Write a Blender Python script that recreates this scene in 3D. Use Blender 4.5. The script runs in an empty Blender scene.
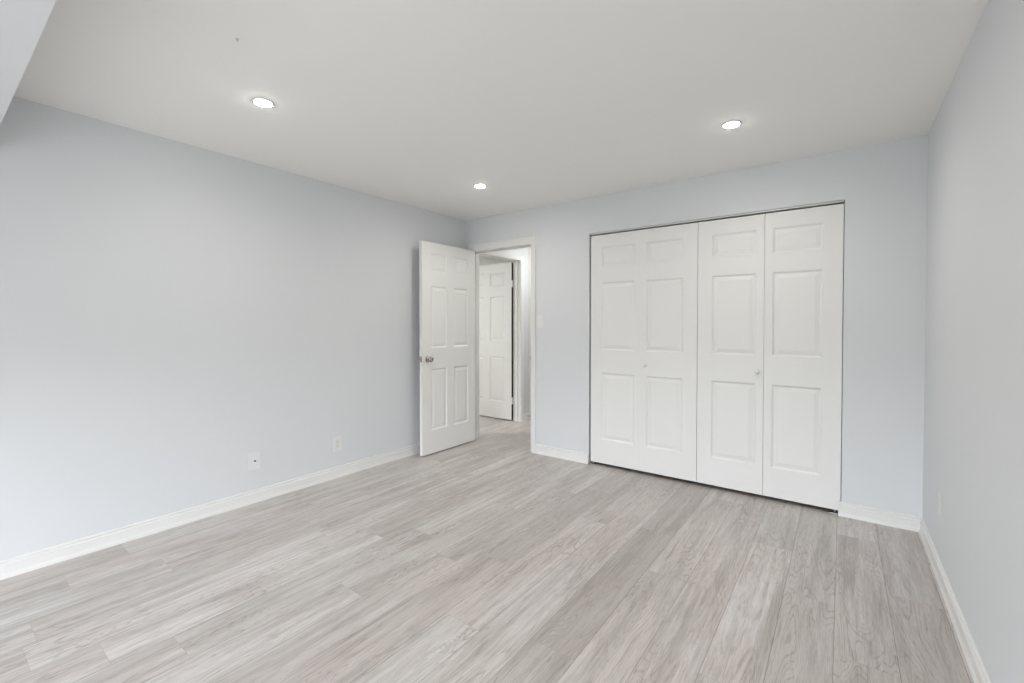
import bpy, bmesh, math
from mathutils import Vector, Matrix

# ------------------------------------------------------------------ camera, sky, exposure
S = bpy.context.scene
COL = S.collection
W, H = 3.739, 2.40            # room width (x), ceiling height (z); back wall is y = 0
YF = -5.60                    # window wall, behind the camera

cd = bpy.data.cameras.new('camera'); cam = bpy.data.objects.new('camera', cd); COL.objects.link(cam)
cd.sensor_width = 36.0; cd.lens = 445.98 / 1024 * 36.0; cd.shift_y = -9.85 / 1024
cd.clip_start = 0.02
cam.location = (3.3385, -3.6423, 1.2602)
cam.rotation_euler = (math.pi / 2 - 0.0159, 0.0, 0.6379)
S.camera = cam

SKY = 15.2                     # overcast daylight through the added window behind the camera
LED = 200.0                    # bedroom downlights: lens glow
SPOT = 22.0                  # and their beams, watts
SPOT_ANGLE = 165
HALL_LED = 820.0
FAR_FILL = 2050.0  # added lamp that brightens the open leaf across the hall
wd = bpy.data.worlds.new('sky'); S.world = wd; wd.use_nodes = True
GROUND = 3.4                  # light sent up by the ground outside
_nt = wd.node_tree; bg = _nt.nodes['Background']
_tc = _nt.nodes.new('ShaderNodeTexCoord'); _sp = _nt.nodes.new('ShaderNodeSeparateXYZ'); _nt.links.new(_tc.outputs['Generated'], _sp.inputs[0])
_mr = _nt.nodes.new('ShaderNodeMapRange'); _mr.inputs['From Min'].default_value = -0.02; _mr.inputs['From Max'].default_value = 0.06
_nt.links.new(_sp.outputs[2], _mr.inputs['Value'])
_mx = _nt.nodes.new('ShaderNodeMix'); _mx.data_type = 'RGBA'; _nt.links.new(_mr.outputs[0], _mx.inputs[0])
_mx.inputs[6].default_value = (GROUND * 0.97, GROUND * 1.0, GROUND * 0.96, 1)
_mx.inputs[7].default_value = (SKY * 0.92, SKY * 0.965, SKY * 1.02, 1)
_nt.links.new(_mx.outputs[2], bg.inputs['Color']); bg.inputs['Strength'].default_value = 1.0

WX0, WX1, WZ0, WZ1 = 0.75, 3.45, 0.06, 2.03     # the added glazed opening; an added roller blind covers it above BZ
BZ = 1.25
pl = bpy.data.lights.new('window_portal', 'AREA'); pl.shape = 'RECTANGLE'
pl.size = WX1 - WX0; pl.size_y = BZ - WZ0; pl.cycles.is_portal = True
po = bpy.data.objects.new('window_portal', pl); COL.objects.link(po)
po.location = ((WX0 + WX1) / 2, YF - 0.06, (WZ0 + BZ) / 2); po.rotation_euler = (math.pi / 2, 0, 0)

S.view_settings.view_transform = 'Standard'; S.view_settings.look = 'None'
S.view_settings.gamma = 1.0; S.view_settings.use_curve_mapping = False
S.view_settings.exposure = 0.16
S.cycles.use_denoising = True
S.cycles.max_bounces = 16; S.cycles.diffuse_bounces = 12; S.cycles.glossy_bounces = 4
S.cycles.sample_clamp_indirect = 6.0


# ------------------------------------------------------------------ materials
def srgb(r, g, b):
    f = lambda c: (c / 255 / 12.92) if c / 255 <= 0.04045 else ((c / 255 + 0.055) / 1.055) ** 2.4
    return (f(r), f(g), f(b), 1.0)

def paint(name, col, rough=0.5, metal=0.0, spec=0.4, bump=0.0, bscale=300.0, var=0.0):
    m = bpy.data.materials.new(name); m.use_nodes = True
    nt = m.node_tree; b = nt.nodes['Principled BSDF']
    b.inputs['Base Color'].default_value = col
    b.inputs['Roughness'].default_value = rough; b.inputs['Metallic'].default_value = metal
    b.inputs['Specular IOR Level'].default_value = spec
    tc = nt.nodes.new('ShaderNodeTexCoord')
    if var:
        n = nt.nodes.new('ShaderNodeTexNoise'); n.inputs['Scale'].default_value = 2.3; n.inputs['Detail'].default_value = 3
        nt.links.new(tc.outputs['Object'], n.inputs['Vector'])
        mx = nt.nodes.new('ShaderNodeMix'); mx.data_type = 'RGBA'
        mx.inputs[6].default_value = tuple(c * (1 - var) for c in col[:3]) + (1,)
        mx.inputs[7].default_value = tuple(min(1, c * (1 + var)) for c in col[:3]) + (1,)
        nt.links.new(n.outputs['Fac'], mx.inputs[0]); nt.links.new(mx.outputs[2], b.inputs['Base Color'])
    if bump:
        n = nt.nodes.new('ShaderNodeTexNoise'); n.inputs['Scale'].default_value = bscale; n.inputs['Detail'].default_value = 2
        nt.links.new(tc.outputs['Object'], n.inputs['Vector'])
        bp = nt.nodes.new('ShaderNodeBump'); bp.inputs['Strength'].default_value = bump; bp.inputs['Distance'].default_value = 0.001
        nt.links.new(n.outputs['Fac'], bp.inputs['Height']); nt.links.new(bp.outputs['Normal'], b.inputs['Normal'])
    return m

M_WALL = paint('wall_paint', (0.646, 0.660, 0.680, 1), 0.55, spec=0.3, bump=0.08, var=0.006)
M_CEIL = paint('ceiling_paint', (0.82, 0.82, 0.80, 1), 0.8, spec=0.15, bump=0.06, var=0.006)
M_HALL = paint('hall_paint', (0.70, 0.695, 0.68, 1), 0.6, spec=0.25, bump=0.08)
M_TRIM = paint('white_trim_paint', (0.715, 0.715, 0.705, 1), 0.35, spec=0.4)
M_DOOR = paint('white_door_paint', (0.76, 0.755, 0.74, 1), 0.4, spec=0.35, bump=0.05, bscale=500)
M_BIFOLD = paint('white_closet_door_paint', (0.745, 0.745, 0.735, 1), 0.42, spec=0.35, bump=0.04, bscale=500)
M_PLATE = paint('white_plastic', (0.715, 0.718, 0.722, 1), 0.3, spec=0.45)
M_PLATE2 = paint('warm_white_plastic', (0.66, 0.655, 0.63, 1), 0.3, spec=0.45)
M_PLATE3 = paint('grey_white_plastic', (0.69, 0.69, 0.66, 1), 0.4, spec=0.3)
M_SLOT = paint('grey_slots', (0.36, 0.36, 0.35, 1), 0.5)
M_NICKEL = paint('satin_nickel', (0.44, 0.41, 0.37, 1), 0.16, metal=1.0)
M_STEEL = paint('zinc_steel', (0.55, 0.55, 0.55, 1), 0.35, metal=1.0)
M_DARK = paint('dark_hole', (0.03, 0.03, 0.03, 1), 0.6)
M_RUBBER = paint('grey_rubber', (0.12, 0.12, 0.11, 1), 0.7)
M_DARKEDGE = paint('dark_hinge_edge', (0.045, 0.042, 0.035, 1), 0.8, spec=0.1, var=0.2)
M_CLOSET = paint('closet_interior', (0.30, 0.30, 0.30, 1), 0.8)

def emit(name, col, strength):
    m = bpy.data.materials.new(name); m.use_nodes = True; nt = m.node_tree
    nt.nodes.remove(nt.nodes['Principled BSDF'])
    e = nt.nodes.new('ShaderNodeEmission'); e.inputs['Color'].default_value = col; e.inputs['Strength'].default_value = strength
    nt.links.new(e.outputs[0], nt.nodes['Material Output'].inputs[0]); return m
M_LED = emit('led_lens', (1.0, 0.968, 0.905, 1), LED)
M_HLED = emit('hall_led_lens', (0.98, 0.985, 0.95, 1), HALL_LED)
M_FAR_FILL = emit('far_room_fill_lens', (0.98, 0.99, 0.96, 1), FAR_FILL)

def floor_material():
    m = bpy.data.materials.new('grey_oak_planks'); m.use_nodes = True
    nt = m.node_tree; N = nt.nodes; L = nt.links; b = N['Principled BSDF']
    def math_(op, a, c=None, d=None):
        n = N.new('ShaderNodeMath'); n.operation = op
        for i, v in enumerate((a, c, d)):
            if v is None: continue
            if isinstance(v, (int, float)): n.inputs[i].default_value = v
            else: L.new(v, n.inputs[i])
        return n.outputs[0]
    def vec(x, y, z):
        n = N.new('ShaderNodeCombineXYZ')
        for i, v in enumerate((x, y, z)):
            if isinstance(v, (int, float)): n.inputs[i].default_value = v
            else: L.new(v, n.inputs[i])
        return n.outputs[0]
    def noise(v, detail=3.0, rough=0.55, dist=0.0):
        n = N.new('ShaderNodeTexNoise'); n.inputs['Scale'].default_value = 1.0
        n.inputs['Detail'].default_value = detail; n.inputs['Roughness'].default_value = rough
        n.inputs['Distortion'].default_value = dist
        L.new(v, n.inputs['Vector']); return n.outputs['Fac']
    def smooth(v, lo, hi):
        n = N.new('ShaderNodeMapRange'); n.interpolation_type = 'SMOOTHSTEP'
        n.inputs['From Min'].default_value = lo; n.inputs['From Max'].default_value = hi
        L.new(v, n.inputs['Value']); return n.outputs['Result']
    def mix(f, a, c):
        n = N.new('ShaderNodeMix'); n.data_type = 'RGBA'
        for i, v in ((0, f), (6, a), (7, c)):
            if isinstance(v, (int, float)): n.inputs[i].default_value = v
            elif isinstance(v, tuple): n.inputs[i].default_value = v
            else: L.new(v, n.inputs[i])
        return n.outputs[2]
    tc = N.new('ShaderNodeTexCoord'); sp = N.new('ShaderNodeSeparateXYZ'); L.new(tc.outputs['Object'], sp.inputs[0])
    x, y = sp.outputs[0], sp.outputs[1]
    PW, PL = 0.195, 1.22
    ROW_SEED = 10.0
    u = math_('DIVIDE', math_('ADD', x, 20 * PW - 2.932 % PW), PW)
    row = math_('FLOOR', u); fu = math_('SUBTRACT', u, row)
    wn = N.new('ShaderNodeTexWhiteNoise'); wn.noise_dimensions = '1D'; L.new(math_('ADD', row, ROW_SEED), wn.inputs['W'])
    v = math_('ADD', math_('DIVIDE', math_('ADD', y, 12.0), PL), math_('MULTIPLY', wn.outputs['Value'], 7.0))
    col = math_('FLOOR', v); fv = math_('SUBTRACT', v, col)
    w2 = N.new('ShaderNodeTexWhiteNoise'); w2.noise_dimensions = '2D'; L.new(vec(row, col, 0), w2.inputs['Vector'])
    rs = N.new('ShaderNodeSeparateColor'); L.new(w2.outputs['Color'], rs.inputs[0])
    r1, r2, r3 = rs.outputs[0], rs.outputs[1], rs.outputs[2]
    off = math_('MULTIPLY', w2.outputs['Value'], 60.0)
    # cathedral figure: contour lines of a stretched noise, different on each plank
    px_ = math_('ADD', x, off)
    fig = noise(vec(math_('MULTIPLY', px_, 8.0), math_('MULTIPLY', y, 1.0), off), 2.0, 0.40, 0.30)
    wob = noise(vec(math_('MULTIPLY', x, 50), math_('MULTIPLY', y, 5), off), 2.0, 0.6)
    ph = math_('ADD', math_('MULTIPLY', fig, 30.0), math_('MULTIPLY', wob, 0.7))
    ring = math_('ABSOLUTE', math_('SUBTRACT', math_('FRACT', ph), 0.5))         # 0..0.5
    line = smooth(ring, 0.20, 0.02)                                               # 1 on the thin grain lines
    broad = noise(vec(math_('MULTIPLY', px_, 15), math_('MULTIPLY', y, 1.0), off), 3.0, 0.6, 0.4)
    patch = noise(vec(math_('MULTIPLY', px_, 6), math_('MULTIPLY', y, 2.0), off), 2.0, 0.5, 0.3)
    strip = noise(vec(math_('MULTIPLY', px_, 38), math_('MULTIPLY', y, 0.7), off), 2.0, 0.5)
    fibre = noise(vec(math_('MULTIPLY', x, 300), math_('MULTIPLY', y, 11), off), 3.0, 0.65)
    pore = noise(vec(math_('MULTIPLY', x, 330), math_('MULTIPLY', y, 26), off), 2.0, 0.6)
    heart = smooth(broad, 0.44, 0.70)                                             # darker heart streaks
    figure = smooth(patch, 0.40, 0.60)                                            # where the figure shows
    light = (0.668, 0.645, 0.630, 1); mid = (0.520, 0.487, 0.464, 1); dark = (0.180, 0.147, 0.127, 1)
    pinky = (0.560, 0.488, 0.470, 1); green = (0.525, 0.508, 0.470, 1)
    c = mix(math_('ADD', math_('MULTIPLY', r1, 0.35), math_('MULTIPLY', smooth(strip, 0.38, 0.62), 0.65)), light, mid)
    c = mix(math_('MULTIPLY', smooth(math_('ADD', patch, math_('MULTIPLY', r2, 0.35)), 0.55, 0.85), 0.65), c, pinky)
    c = mix(math_('MULTIPLY', smooth(math_('ADD', broad, math_('MULTIPLY', r3, 0.30)), 0.50, 0.80), 0.45), c, green)
    c = mix(math_('MULTIPLY', heart, 0.36), c, dark)
    lf = math_('MULTIPLY', math_('ADD', 0.08, math_('MULTIPLY', figure, 0.50)), math_('ADD', 0.35, math_('MULTIPLY', smooth(pore, 0.35, 0.60), 0.65)))
    c = mix(math_('MULTIPLY', line, lf), c, dark)
    streak = noise(vec(math_('MULTIPLY', px_, 52), math_('MULTIPLY', y, 3.2), off), 3.0, 0.62, 0.4)
    mottle = noise(vec(math_('MULTIPLY', px_, 22), math_('MULTIPLY', y, 5.0), off), 4.0, 0.62, 0.8)
    c = mix(math_('MULTIPLY', smooth(streak, 0.50, 0.70), 0.34), c, (0.235, 0.200, 0.182, 1))
    c = mix(math_('MULTIPLY', smooth(mottle, 0.52, 0.72), 0.30), c, (0.260, 0.222, 0.200, 1))
    c = mix(math_('MULTIPLY', smooth(streak, 0.46, 0.30), 0.35), c, (0.72, 0.70, 0.68, 1))
    c = mix(math_('MULTIPLY', smooth(fibre, 0.48, 0.72), 0.30), c, dark)
    c = mix(math_('MULTIPLY', smooth(fibre, 0.50, 0.28), 0.30), c, (0.70, 0.685, 0.665, 1))
    c = mix(math_('MULTIPLY', smooth(pore, 0.58, 0.72), 0.22), c, (0.17, 0.150, 0.140, 1))
    # some boards are darker and browner than others
    rt = N.new('ShaderNodeSeparateColor'); L.new(wn.outputs['Color'], rt.inputs[0])
    tone = math_('ADD', math_('MULTIPLY', smooth(rt.outputs[1], 0.25, 1.0), 0.33), math_('MULTIPLY', r3, 0.18))
    c = mix(tone, c, (0.255, 0.218, 0.192, 1))
    # joints
    eu = math_('MULTIPLY', math_('MINIMUM', fu, math_('SUBTRACT', 1.0, fu)), PW)
    ev = math_('MULTIPLY', math_('MINIMUM', fv, math_('SUBTRACT', 1.0, fv)), PL)
    seam = math_('SUBTRACT', 1.0, smooth(eu, 0.0005, 0.0018))
    butt = math_('SUBTRACT', 1.0, smooth(ev, 0.0003, 0.0012))
    c = mix(math_('MULTIPLY', math_('MAXIMUM', seam, math_('MULTIPLY', butt, 0.45)), 0.70), c, (0.13, 0.115, 0.105, 1))
    L.new(c, b.inputs['Base Color'])
    b.inputs['Specular IOR Level'].default_value = 1.0
    L.new(math_('ADD', 0.28, math_('MULTIPLY', fibre, 0.16)), b.inputs['Roughness'])
    hgt = math_('SUBTRACT', math_('MULTIPLY', fibre, 0.25), seam)
    bp = N.new('ShaderNodeBump'); bp.inputs['Strength'].default_value = 0.22; bp.inputs['Distance'].default_value = 0.0012
    L.new(hgt, bp.inputs['Height']); L.new(bp.outputs['Normal'], b.inputs['Normal'])
    return m
M_FLOOR = floor_material()


# ------------------------------------------------------------------ mesh helpers
def box(bm, x0, x1, y0, y1, z0, z1, bev=0.0):
    t = bmesh.new() if bev else bm
    r = bmesh.ops.create_cube(t, size=1.0)
    for v in r['verts']:
        v.co = Vector(((x0 + x1) / 2 + v.co.x * (x1 - x0), (y0 + y1) / 2 + v.co.y * (y1 - y0), (z0 + z1) / 2 + v.co.z * (z1 - z0)))
    if bev:
        bmesh.ops.bevel(t, geom=t.edges[:] + t.verts[:], offset=bev, segments=2, affect='EDGES', clamp_overlap=True)
        join(bm, t)

def join(bm, t, mat=None):
    if mat is not None: t.transform(mat)
    me = bpy.data.meshes.new('tmp'); t.to_mesh(me); t.free(); bm.from_mesh(me); bpy.data.meshes.remove(me)

def lathe(bm, prof, seg=32, mat=None):
    """prof: (radius, height) pairs revolved about local z"""
    t = bmesh.new(); rings = []
    for r, h in prof:
        if r < 1e-6: rings.append([t.verts.new((0, 0, h))])
        else: rings.append([t.verts.new((r * math.cos(2 * math.pi * k / seg), r * math.sin(2 * math.pi * k / seg), h)) for k in range(seg)])
    for a, c in zip(rings, rings[1:]):
        for k in range(seg):
            k2 = (k + 1) % seg
            if len(a) == 1 and len(c) > 1: t.faces.new((a[0], c[k2], c[k]))
            elif len(c) == 1 and len(a) > 1: t.faces.new((a[k], a[k2], c[0]))
            elif len(a) > 1: t.faces.new((a[k], a[k2], c[k2], c[k]))
    for f in t.faces: f.smooth = True
    bmesh.ops.recalc_face_normals(t, faces=t.faces)
    join(bm, t, mat)

def prism(bm, prof, p0, p1, out):
    """extrude a (distance from wall, height) profile from p0 to p1; out = unit vector away from the wall"""
    t = bmesh.new(); o = Vector(out); rows = []
    for p in (p0, p1):
        rows.append([t.verts.new(Vector((p[0], p[1], 0)) + o * d + Vector((0, 0, h))) for d, h in prof])
    n = len(prof)
    for k in range(n):
        t.faces.new((rows[0][k], rows[0][(k + 1) % n], rows[1][(k + 1) % n], rows[1][k]))
    t.faces.new(rows[0]); t.faces.new(rows[1][::-1])
    bmesh.ops.recalc_face_normals(t, faces=t.faces)
    join(bm, t)

def wall_grid(bm, a0, a1, z0, z1, t0, t1, holes, axis):
    """solid wall in the (a, z) plane between thickness t0 and t1, with rectangular holes (a0, a1, z0, z1)"""
    As = sorted({a0, a1} | {h[0] for h in holes} | {h[1] for h in holes})
    Zs = sorted({z0, z1} | {h[2] for h in holes} | {h[3] for h in holes})
    P = (lambda a, t, z: (a, t, z)) if axis == 'x' else (lambda a, t, z: (t, a, z))
    solid = lambda i, j: 0 <= i < len(As) - 1 and 0 <= j < len(Zs) - 1 and not any(
        h[0] <= (As[i] + As[i + 1]) / 2 <= h[1] and h[2] <= (Zs[j] + Zs[j + 1]) / 2 <= h[3] for h in holes)
    T = bmesh.new(); F = lambda *p: T.faces.new([T.verts.new(q) for q in p])
    for i in range(len(As) - 1):
        for j in range(len(Zs) - 1):
            if not solid(i, j): continue
            a, c, z, w = As[i], As[i + 1], Zs[j], Zs[j + 1]
            for t in (t0, t1): F(P(a, t, z), P(c, t, z), P(c, t, w), P(a, t, w))
            if not solid(i - 1, j): F(P(a, t0, z), P(a, t1, z), P(a, t1, w), P(a, t0, w))
            if not solid(i + 1, j): F(P(c, t0, z), P(c, t1, z), P(c, t1, w), P(c, t0, w))
            if not solid(i, j - 1): F(P(a, t0, z), P(c, t0, z), P(c, t1, z), P(a, t1, z))
            if not solid(i, j + 1): F(P(a, t0, w), P(c, t0, w), P(c, t1, w), P(a, t1, w))
    bmesh.ops.remove_doubles(T, verts=T.verts, dist=1e-5)
    bmesh.ops.recalc_face_normals(T, faces=T.faces)
    join(bm, T)

# moulded panel: (inset from the panel outline, depth below the face)
MOULD = [(0.004, 0.0030), (0.011, 0.0085), (0.016, 0.0090), (0.040, 0.0035), (0.043, 0.0025)]
def panel_slab(w, h, th, panels, vee=0.0015):
    """door leaf: local x 0..w, y 0..th (y = 0 is one face), z 0..h, moulded panels on both faces"""
    T = bmesh.new(); F = lambda *p: T.faces.new([T.verts.new(q) for q in p])
    xs = sorted({0, w} | {p[0] for p in panels} | {p[1] for p in panels})
    zs = sorted({0, h} | {p[2] for p in panels} | {p[3] for p in panels})
    for side in (0, 1):
        yy = (lambda d: d) if side == 0 else (lambda d: th - d)
        for i in range(len(xs) - 1):
            for j in range(len(zs) - 1):
                cx, cz = (xs[i] + xs[i + 1]) / 2, (zs[j] + zs[j + 1]) / 2
                if any(p[0] < cx < p[1] and p[2] < cz < p[3] for p in panels): continue
                F((xs[i], yy(0), zs[j]), (xs[i + 1], yy(0), zs[j]), (xs[i + 1], yy(0), zs[j + 1]), (xs[i], yy(0), zs[j + 1]))
        for p in panels:
            loop = lambda ins, d: [(p[0] + ins, yy(d), p[2] + ins), (p[1] - ins, yy(d), p[2] + ins), (p[1] - ins, yy(d), p[3] - ins), (p[0] + ins, yy(d), p[3] - ins)]
            prev = loop(0, 0)
            for ins, d in MOULD:
                cur = loop(ins, d)
                for k in range(4): F(prev[k], prev[(k + 1) % 4], cur[(k + 1) % 4], cur[k])
                prev = cur
            F(*prev)
    for a, c in zip(xs, xs[1:]):
        for z in (0, h): F((a, 0, z), (c, 0, z), (c, th, z), (a, th, z))
    for a, c in zip(zs, zs[1:]):
        for x in (0, w): F((x, 0, a), (x, 0, c), (x, th, c), (x, th, a))
    bmesh.ops.remove_doubles(T, verts=T.verts, dist=1e-5)
    bmesh.ops.recalc_face_normals(T, faces=T.faces)
    return T

def obj(name, bm, mat, parent=None):
    me = bpy.data.meshes.new(name); bm.to_mesh(me); bm.free()
    o = bpy.data.objects.new(name, me); COL.objects.link(o)
    me.materials.append(mat)
    if parent is not None: o.parent = parent
    return o
def empty(name, loc=(0, 0, 0), rz=0.0):
    o = bpy.data.objects.new(name, None); COL.objects.link(o); o.location = loc; o.rotation_euler = (0, 0, rz)
    o.empty_display_size = 0.05
    return o
def tag(o, label, cat, group=None, kind=None):
    o['label'] = label; o['category'] = cat
    if group: o['group'] = group
    if kind: o['kind'] = kind
    return o
def struct(o, label, cat): return tag(o, label, cat, kind='structure')
def new(): return bmesh.new()
def at(loc, rot=None):
    return Matrix.Translation(loc) @ (rot if rot else Matrix())
RX = lambda a: Matrix.Rotation(a, 4, 'X'); RY = lambda a: Matrix.Rotation(a, 4, 'Y'); RZ = lambda a: Matrix.Rotation(a, 4, 'Z')
PI = math.pi

# ------------------------------------------------------------------ room shell
T = 0.115                                          # wall thickness
TB = 0.098                                         # back wall
DX0, DX1, DH = 0.112, 0.872, 2.045                 # bedroom doorway, clear opening
CX0, CX1, CH = 1.503, 3.342, 2.077                 # closet opening
HY0, HY1, HH = 0.200, 1.045, 2.076                 # second doorway, in the hall's left wall
HALL_X1, HALL_Y1 = 1.30, 3.0
b = new(); box(b, -2.6, W + T, YF - T, HALL_Y1 + T, -0.06, 0.0)
struct(obj('floor', b, M_FLOOR), 'pale grey wood-look plank floor running towards the closet and hall', 'floor')
b = new(); box(b, -2.6, W + T, YF - T, HALL_Y1 + T, H, H + 0.06)
struct(obj('ceiling', b, M_CEIL), 'flat white ceiling with recessed downlights', 'ceiling')
J = 0.018                                          # jamb board thickness
b = new(); wall_grid(b, YF - T, 1.236, 0, H, -T, 0, [(HY0 - J, HY1 + J, 0, HH + J)], 'y')
struct(obj('wall_left', b, M_WALL), 'long blank pale grey wall on the left, behind the open white door', 'wall')
b = new(); wall_grid(b, 0.0, W + T, 0, H, 0, TB, [(DX0 - J, DX1 + J, 0, DH + J), (CX0, CX1, 0, CH)], 'x')
struct(obj('wall_back', b, M_WALL), 'pale grey back wall holding the doorway and the closet opening', 'wall')
b = new(); wall_grid(b, YF - T, 0.0, 0, H, W, W + T, [], 'y')
struct(obj('wall_right', b, M_WALL), 'blank pale grey wall along the right edge of the picture', 'wall')
b = new(); wall_grid(b, 0.0, W, 0, H, YF - T, YF, [(WX0, WX1, WZ0, WZ1)], 'x')
struct(obj('wall_front', b, M_WALL), 'pale grey window wall behind the camera', 'wall')
b = new(); box(b, 0.0, W, -4.10, -3.406, 2.10, H)
struct(obj('trim_1', b, M_WALL), 'pale grey boxed ceiling beam crossing the top left corner', 'ceiling beam')

# unseen window behind the camera, added to let daylight in
b = new()
fw = 0.05
for x0, x1, z0, z1 in ((WX0, WX0 + fw, WZ0, WZ1), (WX1 - fw, WX1, WZ0, WZ1), (WX0 + fw, WX1 - fw, WZ0, WZ0 + fw), (WX0 + fw, WX1 - fw, WZ1 - fw, WZ1),
                       ((WX0 + WX1) / 2 - 0.03, (WX0 + WX1) / 2 + 0.03, WZ0 + fw, WZ1 - fw)):
    box(b, x0, x1, YF - 0.05, YF - 0.005, z0, z1)
struct(obj('window_added_1', b, M_TRIM), 'added white framed sliding glass door, unseen behind the camera', 'window')

b = new(); box(b, WX0 - 0.04, WX1 + 0.04, YF + 0.012, YF + 0.018, BZ, 2.04); box(b, WX0 - 0.04, WX1 + 0.04, YF + 0.006, YF + 0.024, BZ - 0.03, BZ, 0.004)  # added blind, out of view, keeps the incoming daylight low
lathe(b, [(0, 0), (0.022, 0), (0.022, WX1 - WX0 + 0.08), (0, WX1 - WX0 + 0.08)], 20, at((WX0 - 0.04, YF + 0.030, 2.05), RY(PI / 2)))
tag(obj('added_roller_blind', b, M_TRIM), 'added white roller blind half lowered over the glass door, unseen behind the camera', 'blind')

# hall and the spaces beyond
b = new(); wall_grid(b, TB, HALL_Y1 + T, 0, H, HALL_X1, HALL_X1 + T, [], 'y')
struct(obj('wall_hall_right', b, M_HALL), 'hall wall hidden right of the doorway', 'wall')
b = new(); box(b, -0.7, HALL_X1, HALL_Y1, HALL_Y1 + T, 0, H)
struct(obj('wall_hall_end', b, M_HALL), 'end wall of the hall', 'wall')
b = new(); box(b, -T, 0.0, 1.246, HALL_Y1, 0, H)
struct(obj('wall_hall_left', b, M_HALL), 'far stretch of the hall wall beyond the white casing', 'wall')
b = new(); box(b, -2.6, -T, 1.75, 1.75 + T, 0, H)
struct(obj('wall_far_room_back', b, M_HALL), 'back wall of the room across the hall', 'wall')
b = new(); box(b, -2.6, -T, -1.2 - T, -1.2, 0, H)
struct(obj('wall_far_room_front', b, M_HALL), 'front wall of the room across the hall', 'wall')
b = new(); box(b, -2.6 - T, -2.6, -1.2 - T, 1.75 + T, 0, H)
struct(obj('wall_far_room_side', b, M_HALL), 'side wall of the room across the hall', 'wall')
# closet box
b = new(); box(b, HALL_X1 + T, W + T, 0.72, 0.72 + T, 0, H)
box(b, W, W + T, TB, 0.72, 0, H)
struct(obj('wall_closet', b, M_CLOSET), 'dim closet walls behind the white folding doors', 'wall')

# ------------------------------------------------------------------ baseboards
BB = [(0, 0), (0.017, 0), (0.017, 0.006), (0.0155, 0.014), (0.0115, 0.024), (0.0115, 0.062), (0.0125, 0.066), (0.0105, 0.070), (0.0068, 0.0715), (0.0068, 0.077), (0.0085, 0.081), (0.0085, 0.085), (0.005, 0.090), (0, 0.091)]
def baseboard(name, p0, p1, out, label):
    b = new(); prism(b, BB, p0, p1, out); return struct(obj(name, b, M_TRIM), label, 'baseboard')
baseboard('baseboard_left', (0, YF), (0, 0.0), (1, 0, 0), 'white moulded baseboard along the long left wall')
baseboard('baseboard_back', (DX1 + 0.060, 0), (CX0 - 0.002, 0), (0, -1, 0), 'short white baseboard between the doorway and the closet')
baseboard('baseboard_back.001', (CX1 - 0.016, 0), (W, 0), (0, -1, 0), 'short white baseboard between the closet and the right wall')
baseboard('baseboard_right', (W, YF), (W, 0), (-1, 0, 0), 'white baseboard along the right wall')
baseboard('baseboard_hall', (0, HY1 + 0.062), (0, 1.300), (1, 0, 0), 'small piece of white baseboard seen through the doorway')

# ------------------------------------------------------------------ door frames
CASE = [(0.000, 0.0), (0.000, 0.009), (0.004, 0.0105), (0.010, 0.0105), (0.013, 0.0125), (0.040, 0.0155), (0.052, 0.0165), (0.057, 0.0150), (0.057, 0.0)]
def casing(b, a0, a1, h, put, top=1.0):
    """mitred moulding round an opening a0..a1 x 0..h (its inner edge); put(a, d, z) -> world point"""
    T_ = bmesh.new(); rows = []
    for P in (lambda w: (a0 - w, 0.0), lambda w: (a0 - w, h + w * top), lambda w: (a1 + w, h + w * top), lambda w: (a1 + w, 0.0)):
        rows.append([T_.verts.new(put(P(w)[0], d, P(w)[1])) for w, d in CASE])
    n = len(CASE)
    for r, s in zip(rows, rows[1:]):
        for k in range(n): T_.faces.new((r[k], r[(k + 1) % n], s[(k + 1) % n], s[k]))
    T_.faces.new(rows[0]); T_.faces.new(rows[-1][::-1])
    bmesh.ops.recalc_face_normals(T_, faces=T_.faces); join(b, T_)

b = new()
casing(b, DX0 - 0.004, DX1 + 0.002, DH + 0.004, lambda a, d, z: (a, -d, z), 1.32)
casing(b, DX0 - 0.004, DX1 + 0.002, DH + 0.004, lambda a, d, z: (a, TB + d, z))
box(b, DX0 - J, DX0, 0.0, TB, 0, DH + J); box(b, DX1, DX1 + J, 0.0, TB, 0, DH + J); box(b, DX0, DX1, 0.0, TB, DH, DH + J)
box(b, DX0, DX0 + 0.009, 0.040, 0.072, 0, DH, 0.002); box(b, DX1 - 0.009, DX1, 0.040, 0.075, 0, DH, 0.002)   # stops
box(b, DX0 + 0.009, DX1 - 0.009, 0.040, 0.072, DH - 0.011, DH, 0.002)
frame1 = struct(obj('trim_2', b, M_TRIM), 'white casing and jamb round the open bedroom doorway', 'door frame')
b = new(); box(b, DX1 - 0.0015, DX1 + 0.001, -0.004, 0.034, 0.90, 0.958, 0.0005)
box(b, DX1 - 0.0015, DX1 + 0.0015, -0.014, 0.0, 0.912, 0.946, 0.0006)
o = obj('strike_plate', b, M_NICKEL, frame1); o['label'] = 'small nickel strike plate'

b = new()
casing(b, HY0 - 0.004, HY1 + 0.004, HH + 0.004, lambda a, d, z: (d, a, z))
box(b, -T, 0.0, HY0 - J, HY0, 0, HH + J); box(b, -T, 0.0, HY1, HY1 + J, 0, HH + J); box(b, -T, 0.0, HY0, HY1, HH, HH + J)
box(b, -0.070, -0.040, HY1 - 0.011, HY1, 0, HH, 0.002); box(b, -0.070, -0.040, HY0, HY0 + 0.011, 0, HH, 0.002)
struct(obj('trim_3', b, M_TRIM), 'white casing and jamb of the second doorway across the hall', 'door frame')

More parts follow.
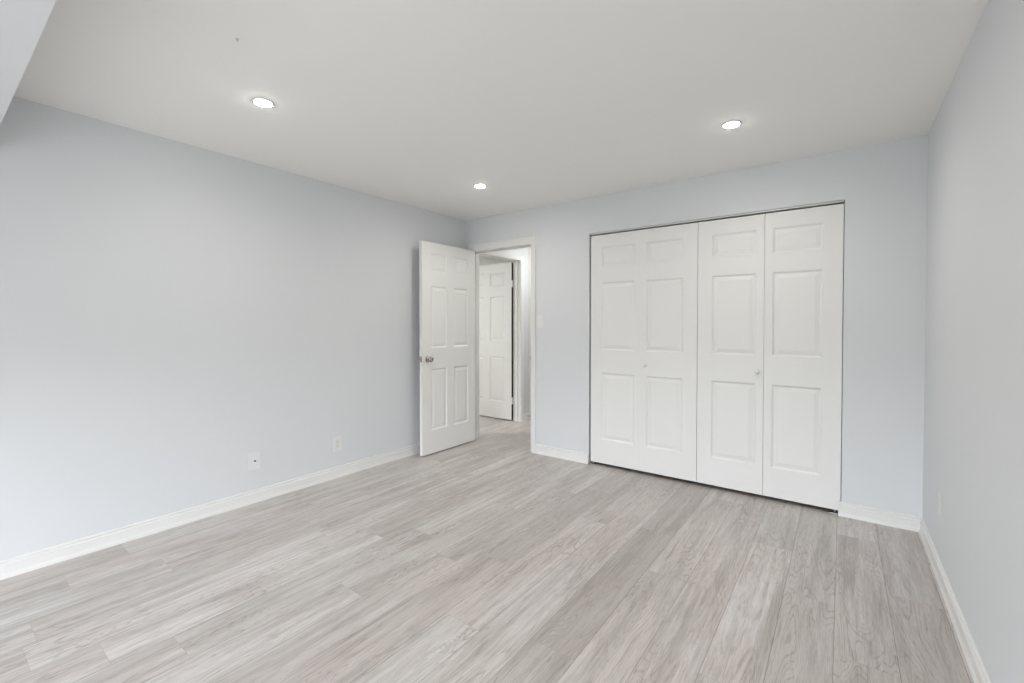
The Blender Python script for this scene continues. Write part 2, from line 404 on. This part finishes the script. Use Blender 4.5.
# ------------------------------------------------------------------ hinged doors
ZP = [(0.236, 0.832), (1.035, 1.632), (1.768, 1.945)]          # panel rows, heights above the floor
def six_panel(w, h, th, z0, m=0.112, g=0.100):
    pw = (w - 2 * m - g) / 2
    return panel_slab(w, h, th, [(x, x + pw, a - z0, c - z0) for x in (m, m + pw + g) for a, c in ZP])
def knob_mesh(b, mat):
    lathe(b, [(0, 0.0), (0.031, 0.0), (0.0325, 0.003), (0.031, 0.006), (0.024, 0.009), (0.013, 0.011), (0.0115, 0.016), (0.0115, 0.026),
              (0.016, 0.031), (0.024, 0.036), (0.0275, 0.043), (0.0275, 0.050), (0.025, 0.057), (0.018, 0.0625), (0.008, 0.0645), (0, 0.065)], 36, mat)
def hinge_mesh(b, x, y, z):
    lathe(b, [(0, -0.047), (0.004, -0.047), (0.0065, -0.044), (0.0065, 0.044), (0.004, 0.047), (0, 0.049)], 16, at((x, y, z)))

# bedroom door, swung wide open against the left wall; local x along the leaf, y through it
Z0 = 0.012; DW = 0.757
d1 = empty('door_1', (DX0 + 0.008, -0.014, 0), -PI / 2)          # local +x -> world -y, local +y -> world +x
struct(d1, 'white six-panel bedroom door standing open against the left wall', 'door')
t = six_panel(DW, 2.038, 0.035, Z0); t.transform(Matrix.Translation((0, 0, Z0)))
obj('leaf', t, M_DOOR, d1)
for side in (0, 1):
    b = new(); knob_mesh(b, at((DW - 0.068, 0.035 if side else 0.0, 0.930), RX(-PI / 2 if side else PI / 2)))
    o = obj('knob', b, M_NICKEL, d1); o['label'] = 'round satin nickel knob'
b = new(); box(b, DW - 0.0005, DW + 0.0012, 0.005, 0.030, 0.902, 0.958, 0.0004); box(b, DW, DW + 0.011, 0.011, 0.024, 0.922, 0.938, 0.003)
obj('latch', b, M_NICKEL, d1)
for z in (0.23, 1.05, 1.84):
    b = new(); hinge_mesh(b, -0.004, -0.005, z); box(b, -0.0015, 0.0, -0.002, 0.030, z - 0.044, z + 0.044)
    obj('hinge', b, M_NICKEL, d1)

# door of the room across the hall, opened away from us
d2 = empty('door_2', (-T - 0.004, HY1 - 0.035, 0), PI)           # local +x -> world -x, local +y -> world -y
struct(d2, 'white six-panel door standing open inside the room across the hall', 'door')
t = six_panel(0.830, 2.050, 0.035, 0.016); t.transform(Matrix.Translation((0, -0.035, 0.016)))
obj('leaf', t, M_DOOR, d2)
b = new(); box(b, -0.0012, 0.0004, -0.0345, -0.0005, 0.017, 2.065); o = obj('hinge_edge', b, M_DARKEDGE, d2); o['label'] = 'dark hinge edge'  # thin dark strip laid over the leaf's hinge edge
for z in (0.265, 1.79):
    b = new(); box(b, -0.004, -0.0008, -0.036, 0.002, z - 0.045, z + 0.045, 0.0006); hinge_mesh(b, -0.007, -0.040, z)
    o = obj('hinge', b, M_TRIM, d2); o['label'] = 'white painted hinge'
b = new(); knob_mesh(b, at((0.830 - 0.068, 0.0, 0.93), RX(-PI / 2))); obj('knob', b, M_NICKEL, d2)

# ------------------------------------------------------------------ closet: track and two folding door pairs
DY = 0.012                                           # leaf front, behind the wall face
b = new(); box(b, CX0 + 0.004, CX1 - 0.004, DY - 0.004, DY + 0.036, CH - 0.011, CH - 0.003, 0.001)
tr = tag(obj('closet_track', b, M_TRIM), 'thin white metal track under the closet header', 'door track')
LZ0, LZ1 = 0.026, CH - 0.024
def bifold(x0, x1, fold, lead, label):
    """lead: which leaf carries the knob (0 = left, 1 = right)"""
    root = tag(empty('bifold_closet_door', ((x0 + x1) / 2, DY, 0)), label, 'closet door', 'folding closet doors')
    lw = (x1 - x0 - fold) / 2; cx = (x0 + x1) / 2
    for k in (0, 1):
        a = x0 if k == 0 else x0 + lw + fold
        m0, m1 = (0.102, 0.050) if k == 0 else (0.050, 0.108)
        t = panel_slab(lw, LZ1 - LZ0, 0.030, [(m0, lw - m1, p - LZ0, q - LZ0) for p, q in ZP])
        t.transform(Matrix.Translation((a - cx, 0, LZ0)))
        leaf = obj('leaf', t, M_BIFOLD, root)
        if k == lead:
            kx = (a + lw - 0.038) if lead == 0 else (a + 0.046)
            b = new()
            lathe(b, [(0, 0), (0.009, 0), (0.0085, 0.008), (0.010, 0.012), (0.0155, 0.017), (0.0165, 0.022), (0.0145, 0.027), (0.008, 0.030), (0, 0.031)], 28,
                  at((kx - cx, 0, 0.919), RX(PI / 2)))
            o = obj('knob', b, M_TRIM, leaf); o['label'] = 'small round white knob'
    for z in (0.25, 1.03, 1.82):
        b = new(); box(b, x0 + lw - 0.03 - cx, x0 + lw + fold + 0.03 - cx, 0.030, 0.032, z - 0.035, z + 0.035)
        obj('hinge', b, M_STEEL, root)
    return root
bifold(CX0 + 0.013, 2.4270, 0.0006, 1, 'left pair of white folding closet doors, nearer the doorway')
bifold(2.4305, CX1 - 0.004, 0.0022, 0, 'right pair of white folding closet doors, nearer the right wall')
for x, lab in ((CX0 + 0.035, 'small steel floor bracket at the closet corner nearer the doorway'), (CX1 - 0.035, 'small steel floor bracket at the closet corner nearer the right wall')):
    b = new(); box(b, x - 0.030, x + 0.030, DY + 0.002, DY + 0.030, 0.0, 0.003, 0.001)
    lathe(b, [(0, 0.003), (0.006, 0.003), (0.006, LZ0 - 0.001), (0, LZ0 - 0.001)], 12, at((x, DY + 0.015, 0)))
    tag(obj('pivot_bracket', b, M_STEEL), lab, 'bracket', 'closet floor brackets')

# ------------------------------------------------------------------ plates on the walls
def plate_root(name, loc, rz, label, cat, group=None):
    return tag(empty(name, loc, rz), label, cat, group)                # local y = -1 points out of the wall
def plate_mesh(hole=None, w=0.080, h=0.124):
    b = new(); box(b, -w / 2, w / 2, -0.0065, 0.0, -h / 2, h / 2, 0.0022); return b
def screw(parent, z):
    b = new(); lathe(b, [(0, 0), (0.0032, 0), (0.0028, 0.0008), (0, 0.001)], 14, at((0, -0.0058, z), RX(PI / 2))); obj('screw', b, M_PLATE2, parent)

LEFT = PI / 2                                    # plate faces +x
r = plate_root('cable_outlet', (0, -2.205, 0.297), LEFT, 'white coaxial cable wall plate with dark socket, nearer the camera on the left wall', 'wall plate')
obj('plate', plate_mesh(), M_PLATE, r)
b = new(); box(b, -0.0165, 0.0165, -0.0075, -0.005, -0.033, 0.033, 0.0008); obj('insert', b, M_PLATE, r)
b = new(); lathe(b, [(0.0105, 0), (0.0105, 0.002), (0.0075, 0.003), (0.0052, 0.003), (0.0052, 0.010), (0.0040, 0.010)], 24, at((0, -0.0075, 0), RX(PI / 2))); o = obj('connector', b, M_TRIM, r)
b = new(); lathe(b, [(0, 0.0), (0.0056, 0.0), (0.0056, 0.0112), (0.0045, 0.0118), (0, 0.0118)], 20, at((0, -0.0075, 0), RX(PI / 2))); o = obj('socket', b, M_DARK, r); o['label'] = 'dark cable socket'
for z in (0.048, -0.048): screw(r, z)

def outlet(loc, rz, label, mp=None, thick=1.0):
    r = plate_root('power_outlet', loc, rz, label, 'outlet', 'white wall outlets'); r.scale = (1.0, thick, 1.0)
    obj('plate', plate_mesh(), mp or M_PLATE, r)
    b = new(); box(b, -0.0165, 0.0165, -0.0078, -0.005, -0.033, 0.033, 0.0010); rc = obj('receptacle', b, M_PLATE2, r)
    for z in (0.017, -0.017):
        b = new()
        box(b, -0.0068, -0.0052, -0.0083, -0.0076, z - 0.001, z + 0.007); box(b, 0.0052, 0.0068, -0.0083, -0.0076, z - 0.0005, z + 0.0065)
        lathe(b, [(0, 0), (0.0023, 0), (0.0023, 0.0006), (0, 0.0006)], 12, at((0, -0.0077, z - 0.007), RX(PI / 2)))
        obj('slots', b, M_SLOT, rc)
    for z in (0.048, -0.048): screw(r, z)
outlet((0, -1.560, 0.279), LEFT, 'white power outlet on the left wall nearer the open door')
outlet((W, -0.585, 0.368), -PI / 2, 'white power outlet low on the right wall near the corner', M_PLATE3, 0.5)

r = plate_root('light_switch', (0.985, 0, 1.292), 0, 'white light switch on the back wall beside the doorway', 'light switch')
obj('plate', plate_mesh(), M_PLATE, r)
b = new(); box(b, -0.0165, 0.0080, -0.0085, -0.005, -0.033, 0.033, 0.0012); obj('rocker', b, M_PLATE, r)
b = new(); box(b, 0.0100, 0.0165, -0.0064, -0.005, -0.033, 0.033, 0.0004); obj('dimmer_slot', b, M_PLATE2, r)
b = new(); box(b, 0.0105, 0.0160, -0.0110, -0.006, 0.010, 0.021, 0.0010); obj('dimmer_slider', b, M_PLATE, r)
for z in (0.048, -0.048): screw(r, z)

# ------------------------------------------------------------------ door stops
def doorstop(loc, rz, label, length):
    r = tag(empty('door_stop', loc, rz), label, 'door stop')           # local +x points out of the baseboard
    b = new(); lathe(b, [(0, 0), (0.011, 0), (0.011, 0.003), (0.006, 0.006), (0, 0.006)], 20, at((0, 0, 0), RY(PI / 2))); obj('base', b, M_STEEL, r)
    prof = [(0.0, 0.004)]
    n = 22
    for k in range(n + 1):
        z = 0.005 + (length - 0.018) * k / n
        prof += [(0.0046, z), (0.0056, z + (length - 0.018) / n * 0.5)]
    prof += [(0.0, prof[-1][1])]
    b = new(); lathe(b, prof, 16, at((0, 0, 0), RY(PI / 2))); obj('spring', b, M_STEEL, r)
    b = new(); lathe(b, [(0, length - 0.014), (0.0078, length - 0.014), (0.0085, length - 0.004), (0.006, length), (0, length)], 18, at((0, 0, 0), RY(PI / 2))); obj('tip', b, M_RUBBER, r)
doorstop((0.0128, -0.685, 0.048), 0, 'small steel spring door stop on the baseboard behind the open bedroom door', 0.070)
doorstop((0.0128, 1.205, 0.055), 0, 'small dark-tipped door stop on the hall baseboard seen through the doorway', 0.055)

# ------------------------------------------------------------------ ceiling lights
def downlight(loc, label, group, mat, beam=False, R=0.052):
    r = tag(empty('ceiling_light', loc), label, 'ceiling light', group)
    b = new(); lathe(b, [(R, 0.0), (R, -0.0025), (R - 0.004, -0.0045), (R * 0.80, -0.0055), (R * 0.77, -0.0045), (R * 0.77, 0.0)], 48); obj('trim_ring', b, M_TRIM, r)
    q = R * 0.77 - 0.0005
    b = new(); lathe(b, [(q, -0.0035), (q * 0.97, -0.0064), (q * 0.80, -0.0086), (q * 0.45, -0.0098), (0, -0.0102)], 48); o = obj('lens', b, mat, r); o['label'] = 'glowing white lens'
    if beam:
        ld = bpy.data.lights.new('beam', 'SPOT'); ld.energy = SPOT; ld.color = (1.0, 0.968, 0.905); ld.spot_size = math.radians(SPOT_ANGLE); ld.spot_blend = 1.0; ld.shadow_soft_size = 0.04
        lo = bpy.data.objects.new('beam', ld); COL.objects.link(lo); lo.parent = r; lo.location = (0, 0, -0.012)
G = 'recessed bedroom downlights'
downlight((0.940, -2.550, H), 'lit recessed downlight near the ceiling beam, largest of the three', G, M_LED, True)
downlight((0.935, -0.840, H), 'lit recessed downlight near the open door, smallest of the three', G, M_LED, True)
downlight((2.820, -0.845, H), 'lit recessed downlight in front of the closet doors', G, M_LED, True)
downlight((2.820, -2.550, H), 'added lit recessed downlight over the camera, outside the picture', G, M_LED, True)  # unseen lamp, added to complete the grid and light the room
downlight((0.66, 1.20, H), 'lit downlight in the hall beyond the doorway', 'downlights beyond the doorway', M_HLED)
downlight((-1.30, -0.75, H), 'added unseen downlight lighting the room across the hall', 'downlights beyond the doorway', M_FAR_FILL)  # out of sight, added to light the far room's open door

b = new(); lathe(b, [(0, 0), (0.006, 0), (0.006, -0.002), (0.0022, -0.004), (0.0020, -0.012), (0, -0.013)], 14, at((1.388, -2.851, H)))
tag(obj('ceiling_screw', b, M_STEEL), 'tiny screw head sticking out of the bare ceiling', 'screw')
